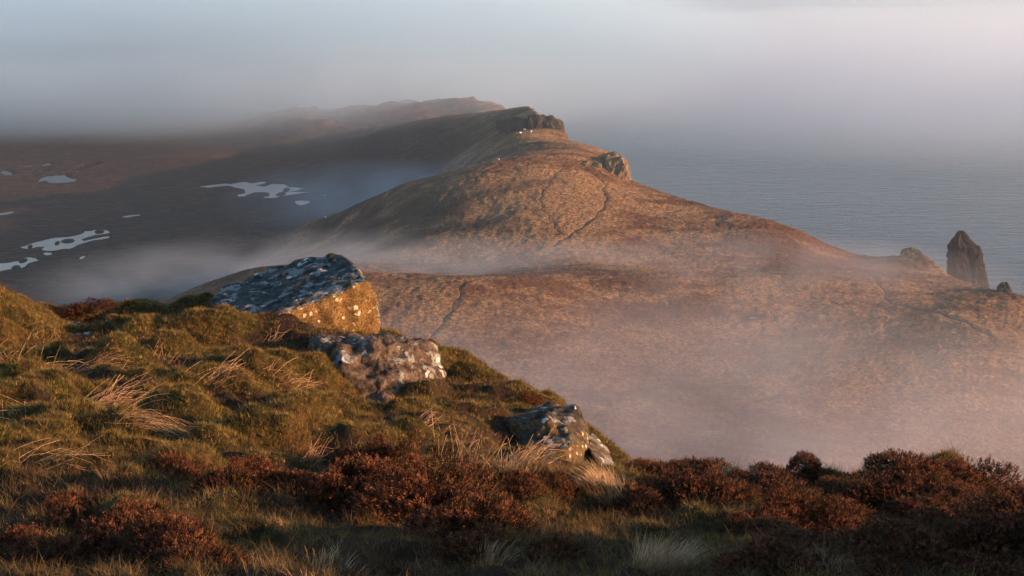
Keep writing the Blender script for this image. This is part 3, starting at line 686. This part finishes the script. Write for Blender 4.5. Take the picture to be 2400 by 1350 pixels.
for lst, lab in [([(85,742,12.2),(140,752,12.0),(190,757,11.9),(235,772,11.7),(245,792,11.5),(200,800,11.3),(130,790,11.4),(95,765,11.7),(150,800,11.8),(220,810,11.7)], 'flat reddish bedrock slab showing through the turf at the upper left'),
                 ([(845,1026,8.1),(880,1030,8.05),(925,1038,7.9),(940,1052,7.8),(905,1050,7.7),(860,1038,7.85),(890,1060,7.9),(860,1050,8.1)], 'thin flat stone flush with the turf below the middle boulder')]:
    boulder(lst, lab, st5, .01, .02, 9, 9 + len(lab), 4, (), 'rock slab', 'rock_slab')

# ------------------------------------------------------------------ plants
def tube(v, f, pts, r0, r1, sides=3):
    base = len(v); n = len(pts)
    for i, p in enumerate(pts):
        r = r0 + (r1 - r0) * i / (n - 1); p = Vector(p)
        d = (Vector(pts[min(i + 1, n - 1)]) - Vector(pts[max(i - 1, 0)])).normalized()
        a = d.orthogonal().normalized(); b = d.cross(a)
        for k in range(sides):
            an = 2 * math.pi * k / sides; v.append(p + a * (r * math.cos(an)) + b * (r * math.sin(an)))
    for i in range(n - 1):
        for k in range(sides):
            q = base + i * sides; f.append((q + k, q + (k + 1) % sides, q + sides + (k + 1) % sides, q + sides + k))
def blade(v, f, p, d, L, w, bend, seg=2):
    p = Vector(p); d = Vector(d).normalized(); s = d.cross(Vector((0, 0, 1)))
    s = s.normalized() if s.length > 1e-3 else Vector((1, 0, 0)); base = len(v)
    hd = Vector((bend[0], bend[1], 0)); g = Vector((0, 0, -1))
    for i in range(seg + 1):
        t = i / seg; c = p + d * (L * t) + hd * (L * t * t) + g * (L * .25 * t * t * hd.length); ww = w * (1 - t) ** .7 * .5
        if i == seg: v.append(c)
        else: v.append(c - s * ww); v.append(c + s * ww)
    for i in range(seg - 1):
        q = base + 2 * i; f.append((q, q + 1, q + 3, q + 2))
    q = base + 2 * (seg - 1); f.append((q, q + 1, q + 2))
def raw_mesh(name, v, f, mat):
    me = bpy.data.meshes.new(name); me.from_pydata([tuple(q) for q in v], [], f); me.update(); me.materials.append(mat)
    me.polygons.foreach_set('use_smooth', np.full(len(me.polygons), True)); return me
rg = random.Random(11)
def heather_mesh(R_, Hh, n, seed):
    r = random.Random(seed); v, f, tv, tf = [], [], [], []
    lob = [(r.uniform(0, 6.28), r.uniform(.15, .3)) for _ in range(4)]
    for i in range(n):
        u = r.random(); phi = r.uniform(0, 2 * math.pi); ct = u ** .75; st = math.sqrt(1 - ct * ct)
        k = 1 + sum(a * math.cos(2 * (phi - ph) + 3 * st) * .45 for ph, a in lob) + .22 * mn.noise(Vector((st * math.cos(phi) * 3, st * math.sin(phi) * 3, ct * 3 + seed)))
        k *= r.choice((1, 1, .93, .8)) * r.uniform(.94, 1.07)
        p = Vector((R_ * st * math.cos(phi) * k, R_ * st * math.sin(phi) * k, Hh * ct * k - .02))
        d = (Vector((st * math.cos(phi), st * math.sin(phi), ct * .8 + .75)).normalized() + Vector((r.gauss(0, .22), r.gauss(0, .22), r.gauss(0, .15)))).normalized()
        L = r.uniform(.018, .036); a = d.orthogonal().normalized(); b = d.cross(a)
        for tier in range(4):
            o = p + d * (L * (.1 + .25 * tier)); off = r.uniform(0, 6.28)
            for q in range(3):
                an = off + q * 2.09; dd = (a * math.cos(an) + b * math.sin(an)); s_ = d.cross(dd) * (.0019)
                tip = o + dd * (.0062 - .0008 * tier) + d * .007; m0 = o + dd * .003 + d * .001; bs = len(v)
                v.extend((o - s_ * .4, m0 + s_, tip, m0 - s_)); f.append((bs, bs + 1, bs + 2, bs + 3))
        if i % 14 == 0: tube(tv, tf, [Vector((r.uniform(-.02, .02), r.uniform(-.02, .02), -.03)), p * .55 + Vector((0, 0, -.015)), p], .0022, .0009)
        if i % 60 == 0:   # a few sprigs standing clear of the bush
            q = p + d * r.uniform(.02, .05); tube(tv, tf, [p, q], .0009, .0006)
    return v, f, tv, tf
heath_m = M('heather_sprigs'); _n = heath_m.noise(heath_m.co(), 34, 3, .6); _b = heath_m.noise(heath_m.co(), 7, 2)
_c = heath_m.ramp(_n, (.36, (0.018, 0.008, 0.005)), (.5, (0.075, 0.029, 0.015)), (.62, (0.27, 0.108, 0.052)))
_c = heath_m.mix(heath_m.ramp(_b, (.5, 0.0), (.62, .7)), _c, heath_m.ramp(_n, (.35, (0.028, 0.022, 0.008)), (.65, (0.12, 0.075, 0.026))))
heath_m.bsdf(_c, .8, None, .15, trans=.15); heath_m = heath_m.m
twig_m = mat_flat('heather_stems', (0.05, 0.032, 0.022))
hv = []
for i in range(6):
    v, f, tv, tf = heather_mesh((.15, .17, .14, .18, .16, .13)[i], (.10, .13, .15, .11, .12, .17)[i], 1500, 100 + i)
    hv.append((raw_mesh('sprigs', v, f, heath_m), raw_mesh('stems', tv, tf, twig_m)))
def place_heather(px, py, wpx, lab, grp, k=None, sink=.015, zs=.85):
    q = hit(px, py)
    if q is None: return
    k = rg.randrange(6) if k is None else k
    r = (.15, .17, .14, .18, .16, .13)[k]; s = wpx * q[1] / FPX / 2 / r
    t = bpy.data.objects.new('heather_bush', None); COL.objects.link(t); t.location = (q[0], q[1], q[2] - sink); t.rotation_euler = (rg.uniform(-.12, .12), rg.uniform(-.12, .12), rg.uniform(0, 6.28)); t.scale = (s, s, s * zs)
    t.empty_display_size = .05
    for nm, me in zip(('sprigs', 'stems'), hv[k]):
        o = bpy.data.objects.new(nm, me); COL.objects.link(o); o.parent = t
    tag(t, lab, 'heather', grp); return t
HG = 'heather bushes on the hillside'
for px, py, w_, lab in [
 (150,1225,170,'rust heather bush on the far left, behind the biggest left bush'),(300,1250,190,'biggest bright rust heather bush at the lower left'),(400,1290,200,'heather bush joined to the right of the biggest left bush'),
 (60,1300,190,'low heather bush in the bottom left corner'),(190,1335,220,'heather along the bottom edge left of the biggest bush'),(480,1335,150,'low heather tuft at the bottom right of the left bushes'),
 (412,1120,125,'small upright rust heather bush standing alone in turf, left of centre'),(560,1135,150,'low heather hump right of the small upright bush'),
 (700,1150,110,'dark heather tuft left of the central heather ridge'),(790,1165,190,'heather bush starting the central ridge on its left'),(895,1180,220,'broad heather bush on the top of the central ridge'),
 (1000,1225,210,'heather bush on the lit front of the central ridge'),(1100,1245,190,'heather bush at the right end of the central ridge'),(1120,1290,140,'low lit heather bush below the right end of the central ridge'),
 (1290,1300,130,'lone round heather bush in the dark grass at bottom centre'),(860,1105,130,'heather bush behind the central ridge, in sun'),(920,1100,110,'smaller heather bush touching the sunny one behind the ridge'),
 (1090,1140,120,'shaded heather bush under the lowest boulder'),(1200,1140,120,'second shaded heather bush right of the first under the boulder'),(1300,1150,110,'small shaded heather tuft near the hill edge'),
 (1236,940,62,'tiny heather bush on the skyline left of the lowest boulder'),(200,728,80,'round heather hump on the skyline at the upper left'),
 (1560,1118,120,'heather at the left end of the right hand skyline'),(1640,1108,110,'second heather bush along the right hand skyline'),(1770,1112,90,'small dark heather bush beside the tall tuft on the skyline'),
 (2000,1105,170,'broad sunlit heather bush right of the tall skyline tuft'),(2110,1120,160,'heather bush on the skyline under the pale grass'),(2200,1135,150,'dense heather bush before the bare twig on the skyline'),
 (2280,1150,140,'heather bush where the skyline starts to drop'),(2350,1180,130,'heather bush near the right frame edge on the falling skyline'),(2420,1205,120,'heather bush cut by the right frame edge'),
 (1840,1120,130,'heather bush left of the foot of the tall tuft')]:
    place_heather(px, py, w_ * 1.3 * (1.12 if px > 1500 else 1), lab, HG, rg.randrange(5), zs=.62 if px > 1500 else .38 if px == 200 else .88)
place_heather(1885, 1105, 88, 'tall heather tuft topping the skyline at the right', HG, 4, -.01, .95)
place_heather(1882, 1098, 50, 'small round heather knob standing on top of the tall skyline tuft', HG, 3, -.085, 1.0)
rq = random.Random(5)
G2 = 'heather massed on the right hand bank'
ROWLAB = ['heather bush just under the skyline of the right hand bank', 'rust heather bush high on the right hand bank', 'rust heather bush halfway up the right hand bank', 'heather bush on the lower half of the right hand bank', 'dark heather bush low on the right hand bank', 'shaded heather bush near the foot of the right hand bank', 'shaded heather bush along the bottom edge at the right']
rows = [(1150, 17), (1178, 17), (1205, 16), (1235, 14), (1265, 11), (1300, 9), (1335, 9)]
for py, n in rows:
    for i in range(n):
        x0 = 1480 if py < 1210 else 1750 if py < 1290 else 1560
        px = x0 + (2460 - x0) * (i + rq.uniform(.1, .9)) / n
        if 1500 < px < 1750 and py > 1190: continue
        place_heather(px, py + rq.uniform(-12, 12) + max(0, px - 2250) * .25, rq.uniform(100, 185) * (1 + (py - 1150) / 500), ROWLAB[rows.index((py, n))], G2, k=rq.randrange(5), zs=rq.uniform(.5, .8))

rush_m = mat_stem('dead_rush', (0.34, 0.18, 0.085), (0.74, 0.48, 0.27), 60)
def rush(px, py, n, spread, L, lean, lab, droop=.5, cat='rush clump'):
    q = hit(px, py)
    if q is None: return
    v, f = [], []
    for i in range(int(n * 1.5)):
        b = Vector((rg.gauss(0, spread), rg.gauss(0, spread * .5), 0)); b.z = float(g_near(q[0] + b.x, q[1] + b.y)) - q[2] + rg.uniform(-.01, .035) * 1.0
        l = L * .85 * rg.uniform(.3, 1.1); az = rg.gauss(lean[0], lean[2] if len(lean) > 2 else .5); el = max(.04, rg.gauss(lean[1], .22))
        d = Vector((math.cos(az) * math.cos(el), math.sin(az) * math.cos(el), math.sin(el))); pts = []
        kink = rg.random() < .2
        for s in range(5):
            t = s / 4; p = b + d * (l * t) + Vector((0, 0, -1)) * (l * droop * .35 * t * t)
            if kink and t > .5: p += Vector((.25 * l * (t - .5), 0, -.5 * l * (t - .5)))
            zz = float(g_near(q[0] + p.x, q[1] + p.y)) - q[2] + .006
            pts.append(Vector((p.x, p.y, max(p.z, zz))))
        r_ = rg.uniform(.0008, .0018); tube(v, f, pts, r_, r_ * .75)
    me = raw_mesh('rush_clump', v, f, rush_m); o = bpy.data.objects.new('rush_clump', me); COL.objects.link(o); o.location = q; tag(o, lab, cat, 'clumps of dead rushes')
for a in [(235,950,60,.09,.34,(.35,.45),'thickest clump of flattened straw coloured rushes at the left'),(190,880,42,.12,.30,(.2,.25,1.2),'tangled dead rushes above the thickest clump'),
          (310,990,26,.06,.40,(-.1,.12,.25),'long rush stalks arching flat to the right below the thickest clump',1.0),(495,905,26,.06,.28,(.5,.5,.35),'fan of pale rush stalks in the middle of the turf slope'),
          (660,890,14,.07,.24,(.6,.5,.7),'sparse rushes on the turf left of the middle boulder'),(700,905,10,.05,.24,(.1,.3,.4),'low rush stalks close to the middle boulder'),
          (110,1095,16,.06,.22,(.3,.35,.5),'short pale rush stalks low at the left'),(20,850,12,.06,.24,(1.9,.7,.9),'upright rushes at the left frame edge'),(20,985,14,.06,.28,(2.6,.35,.6),'rushes lying left at the frame edge'),
          (725,1090,18,.03,.15,(.7,.9,.5),'stubby fan of rushes beside the central heather'),(1090,1085,24,.07,.24,(1.4,1.1,.9),'thin upright rushes left of the lowest boulder'),
          (1215,1095,44,.065,.26,(.4,.7,.8),'wiry rushes in front of the lowest boulder'),(1000,1000,12,.04,.16,(.6,.7,.9),'few rush stalks on bare turf under the middle boulder'),(380,850,9,.04,.18,(1.3,.9,.6),'small rush tuft right of the mossy mound'),
          (90,800,12,.1,.16,(1.6,.8,1.0),'short dead rushes near the bedrock slab'),(640,800,12,.03,.14,(1.0,.9,.3),'tiny rush tuft before the largest boulder')]:
    rush(*a)
straw_m = mat_stem('pale_grass', (0.24, 0.15, 0.08), (0.62, 0.44, 0.26), 40)
def tussock(px, py, n, rad, L, lab, lean=(.4, 0)):
    q = hit(px, py)
    if q is None: return
    v, f = [], []
    for i in range(n):
        a = rg.uniform(0, 6.28); r = rad * rg.random() ** .5; b = Vector((r * math.cos(a), r * math.sin(a) * .7, 0)); b.z = float(g_near(q[0] + b.x, q[1] + b.y)) - q[2] - .01
        d = Vector((math.cos(a) * .45 * r / rad + lean[0] * .4, math.sin(a) * .45 * r / rad, 1))
        blade(v, f, b, d, L * rg.uniform(.45, 1.1), rg.uniform(.0016, .003), (rg.gauss(lean[0], .3) * .7, rg.gauss(lean[1], .3) * .7), 5)
    me = raw_mesh('grass_tussock', v, f, straw_m); o = bpy.data.objects.new('grass_tussock', me); COL.objects.link(o); o.location = q; tag(o, lab, 'grass tussock', 'tussocks of bleached grass')
for a in [(1540,1345,620,.07,.15,'bright bleached grass tussock at the bottom edge'),(1425,1165,520,.10,.11,'wind combed pale tussock at the hill edge',(-.5,0)),(1100,1115,260,.09,.10,'pale tussock above the shaded heather'),
          (950,1095,200,.06,.07,'small straw tussock on a hummock in the centre'),(620,1150,260,.10,.08,'low straw tussock left of the central heather'),(1640,1175,240,.08,.12,'grey green tussock on the shaded bank at the right',(.1,0)),
          (1230,1110,260,.12,.11,'fine dry tussock below the lowest boulder'),(2050,1110,120,.04,.08,'pale tuft on the skyline at the right'),(1700,1130,160,.08,.1,'wispy tussock on the skyline left of the tall tuft'),
          (1150,1320,160,.06,.08,'thin dry tussock at the bottom centre'),(780,1340,160,.1,.07,'dry wisps at the bottom edge left of centre')]:
    tussock(*a)

# turf and dry grass scattered over the hillside
bl_g = mat_blade('turf_blades', [(0.0, (0.03, 0.040, 0.010)), (.3, (0.12, 0.12, 0.022)), (.6, (0.27, 0.20, 0.045)), (.8, (0.44, 0.27, 0.10)), (1.0, (0.09, 0.045, 0.02))])
bl_d = mat_blade('dry_blades', [(0.0, (0.035, 0.03, 0.016)), (.4, (0.11, 0.072, 0.036)), (.75, (0.26, 0.17, 0.09)), (1.0, (0.08, 0.036, 0.016))])
def tuft_src(name, n, rad, L, w, bend, mat, seed):
    r = random.Random(seed); v, f = [], []
    for i in range(n):
        a = r.uniform(0, 6.28); q = rad * r.random() ** .5
        blade(v, f, (q * math.cos(a), q * math.sin(a), -.004), (math.cos(a) * .5 + r.gauss(0, .2), math.sin(a) * .5 + r.gauss(0, .2), 1), L * r.uniform(.5, 1.2), w * r.uniform(.7, 1.2), (r.gauss(.05, bend), r.gauss(0, bend)), 2)
    return bpy.data.objects.new(name, raw_mesh(name, v, f, mat))
def scatter(name, srcs, dens, attr, seed, lab, smin, smax):
    col = bpy.data.collections.new(name + '_tufts')
    for s in srcs: col.objects.link(s)
    g = bpy.data.node_groups.new(name, 'GeometryNodeTree'); g.interface.new_socket('Geometry', in_out='OUTPUT', socket_type='NodeSocketGeometry')
    N = lambda t: g.nodes.new(t); L = g.links.new
    oi = N('GeometryNodeObjectInfo'); oi.inputs[0].default_value = hill
    na = N('GeometryNodeInputNamedAttribute'); na.data_type = 'FLOAT'; na.inputs[0].default_value = attr
    mu = N('ShaderNodeMath'); mu.operation = 'MULTIPLY'; mu.inputs[1].default_value = dens; L(na.outputs[0], mu.inputs[0])
    dp = N('GeometryNodeDistributePointsOnFaces'); L(oi.outputs['Geometry'], dp.inputs['Mesh']); L(mu.outputs[0], dp.inputs['Density']); dp.inputs['Seed'].default_value = seed
    ci = N('GeometryNodeCollectionInfo'); ci.inputs[0].default_value = col; ci.inputs['Separate Children'].default_value = True; ci.inputs['Reset Children'].default_value = True
    ip = N('GeometryNodeInstanceOnPoints'); L(dp.outputs['Points'], ip.inputs['Points']); L(ci.outputs[0], ip.inputs['Instance']); ip.inputs['Pick Instance'].default_value = True
    rot = N('FunctionNodeRandomValue'); rot.data_type = 'FLOAT_VECTOR'; rot.inputs[0].default_value = (-.25, -.25, 0); rot.inputs[1].default_value = (.25, .25, 6.283)
    L(rot.outputs[0], ip.inputs['Rotation'])
    rs = N('FunctionNodeRandomValue'); rs.data_type = 'FLOAT'; rs.inputs[2].default_value = smin; rs.inputs[3].default_value = smax; rs.inputs['Seed'].default_value = 5
    L(rs.outputs[1], ip.inputs['Scale'])
    out = N('NodeGroupOutput'); L(ip.outputs[0], out.inputs[0])
    me = bpy.data.meshes.new(name); o = bpy.data.objects.new(name, me); COL.objects.link(o)
    md = o.modifiers.new('scatter', 'NODES'); md.node_group = g; tag(o, lab, kind='stuff'); return o
scatter('grass', [tuft_src('turf_tuft', 16, .018, .028, .0022, .25, bl_g, 20 + i) for i in range(4)], 2600, 'd_turf', 1, 'short mossy turf covering the hummocks', .6, 1.25)
scatter('dry_grass', [tuft_src('dry_tuft', 12, .02, .065, .0017, .5, bl_d, 40 + i) for i in range(4)], 700, 'd_dry', 2, 'dry wispy grass between the heather', .6, 1.3)
# ------------------------------------------------------------------ air
def box(name, lo, hi, mat):
    v = [(x, y, z) for x in (lo[0], hi[0]) for y in (lo[1], hi[1]) for z in (lo[2], hi[2])]
    return mesh_obj(name, v, [(0, 1, 3, 2), (4, 6, 7, 5), (0, 4, 5, 1), (2, 3, 7, 6), (0, 2, 6, 4), (1, 5, 7, 3)], mat, smooth=False)
def vol(name, dens, col=(0.68, 0.84, 1.0), noise_=None, aniso=0.35):
    m = M(name); pv = m.n('ShaderNodeVolumePrincipled'); pv.inputs['Color'].default_value = col + (1,)
    pv.inputs['Anisotropy'].default_value = aniso; pv.inputs['Density'].default_value = dens
    if noise_:
        sc_v, s, lo, hi, det, fall = noise_
        co = m.co('Object')                              # unit sphere coordinates
        ln = m.n('ShaderNodeVectorMath', operation='LENGTH'); m.l(co, ln.inputs[0])
        f = m.ramp(ln.outputs['Value'], (fall, 1.0), (1.0, 0.0))
        mp = m.n('ShaderNodeMapping'); mp.inputs['Scale'].default_value = sc_v; m.l(co, mp.inputs['Vector'])
        n = m.ramp(m.noise(mp.outputs[0], s, det, .55, .4), (lo, 0.0), (hi, 1.0))
        m.l(m.math('MULTIPLY', m.math('MULTIPLY', f, n), dens), pv.inputs['Density'])
    m.l(pv.outputs[0], m.out.inputs['Volume']); return m.m
haze = box('haze', (-7000, -1200, -7), (7000, 13000, 153), vol('haze_air', 0.00011))
tag(haze, 'thin pale haze over land and sea', kind='stuff')
def ellipsoid(name, c, r, mat, rot=0):
    bm = bmesh.new(); bmesh.ops.create_icosphere(bm, subdivisions=3, radius=1.0); me = bpy.data.meshes.new(name); bm.to_mesh(me); bm.free()
    me.materials.append(mat); o = bpy.data.objects.new(name, me); COL.objects.link(o); o.location = c; o.scale = r; o.rotation_euler = (0, 0, rot)
    return o
def mist(c, r, dens, nz, lab, rot=0, col=(0.78, 0.77, 0.85)):
    o = ellipsoid('mist', c, r, vol('mist_air', dens, col, nz), rot); tag(o, lab, kind='stuff'); return o
mist((-55, 490, 48), (105, 66, 19), .028, ((2.6, 1.2, .7), 1.3, .40, .70, 3, .2), 'mist pooled in the hollow behind the big boulder', 0, (0.74, 0.84, .96))
mist((-5, 655, 54), (62, 60, 20), .016, ((1.8, 1.4, .7), 1.3, .36, .70, 3, .25), 'mist sliding along the back of the hill', 0, (0.74, 0.84, .96))
mist((50, 350, 46), (200, 115, 25), .023, ((3.2, 2.0, .6), 1.3, .26, .70, 4, .15), 'thin mist over the slopes at the lower right')
mist((60, 460, 56), (95, 55, 16), .026, ((2.6, 1.4, .6), 1.3, .34, .68, 4, .1), 'thin mist crossing the foot of the hill')
mist((-420, 1350, 80), (660, 440, 84), .060, ((1.8, 1.6, .6), 1.6, .20, .58, 4, .02), 'fog bank over the far end of the bog', 0, (0.66, .86, 1.0))
mist((430, 1290, 62), (620, 420, 66), .0075, ((1.8, 1.6, .6), 1.4, .22, .66, 4, .05), 'ragged sea fog drifting over the water off the headland', 0, (0.74, .85, 1.0))
mist((-110, 960, 72), (260, 150, 34), .0065, ((2.6, 1.6, .6), 1.4, .25, .68, 4, .05), 'torn mist drifting across the far ridge', 0, (0.74, .86, 1.0))
mist((-12, 487, 57), (85, 26, 10), .045, ((2.4, 1.2, .6), 1.3, .30, .66, 4, .1), 'dense streak of mist lying along the foot of the hill', 0, (0.76, .80, .90))
mist((-62, 705, 46), (70, 66, 18), .013, ((1.8, 1.4, .7), 1.3, .30, .66, 3, .1), 'mist filling the hollow between bog and headland', 0, (0.74, .84, .96))
# great fog banks over the sea: closed bodies with rolling tops
def bank(name, x0, x1, y0, y1, zlo, top, amp, wl, dens, seed, lab, edge):
    nx, ny = 70, 60
    xs = np.linspace(x0, x1, nx); ys = np.linspace(y0, y1, ny); Xb, Yb = np.meshgrid(xs, ys)
    fr = y0 + edge * .5 + fbm(Xb, Yb * 0, edge * 1.5, 3, seed + 9) * edge
    k = sstep(0, edge, Yb - y0 + fbm(Xb, Yb, edge, 2, seed + 4) * edge * .5) * sstep(x0, x0 + 100, Xb) * sstep(x1, x1 - 100, Xb) * sstep(y1, y1 - 100, Yb)
    T = zlo + 1 + (top - zlo) * k + fbm(Xb, Yb, wl, 3, seed) * amp * k
    T = np.clip(T, zlo + 1, 151.5)
    vt = np.stack([Xb.ravel(), Yb.ravel(), T.ravel()], 1); vb = vt.copy(); vb[:, 2] = zlo
    f = gridfaces(ny, nx); N = nx * ny; fb = f[:, ::-1] + N
    ed = [j for j in range(nx)] + [i * nx + nx - 1 for i in range(1, ny)] + [(ny - 1) * nx + j for j in range(nx - 2, -1, -1)] + [i * nx for i in range(ny - 2, 0, -1)]
    sd_ = np.array([(a, N + a, N + b, b) for a, b in zip(ed, ed[1:] + ed[:1])])[:, ::-1]
    o = mesh_obj(name, np.concatenate([vt, vb]), np.concatenate([f, fb, sd_]), vol(name + '_air', dens, (0.70, 0.87, 1.0))); tag(o, lab, kind='stuff'); return o
bank('fog_bank', -1100, 1500, 980, 2700, 2, 70, 26, 420, .0019, 61, 'nearer sea fog with a rolling top beyond the headland', 1250)
bank('fog_bank', -2300, 2600, 2500, 6500, 3, 118, 40, 900, .0022, 71, 'high fog bank far out over the sea', 1200)
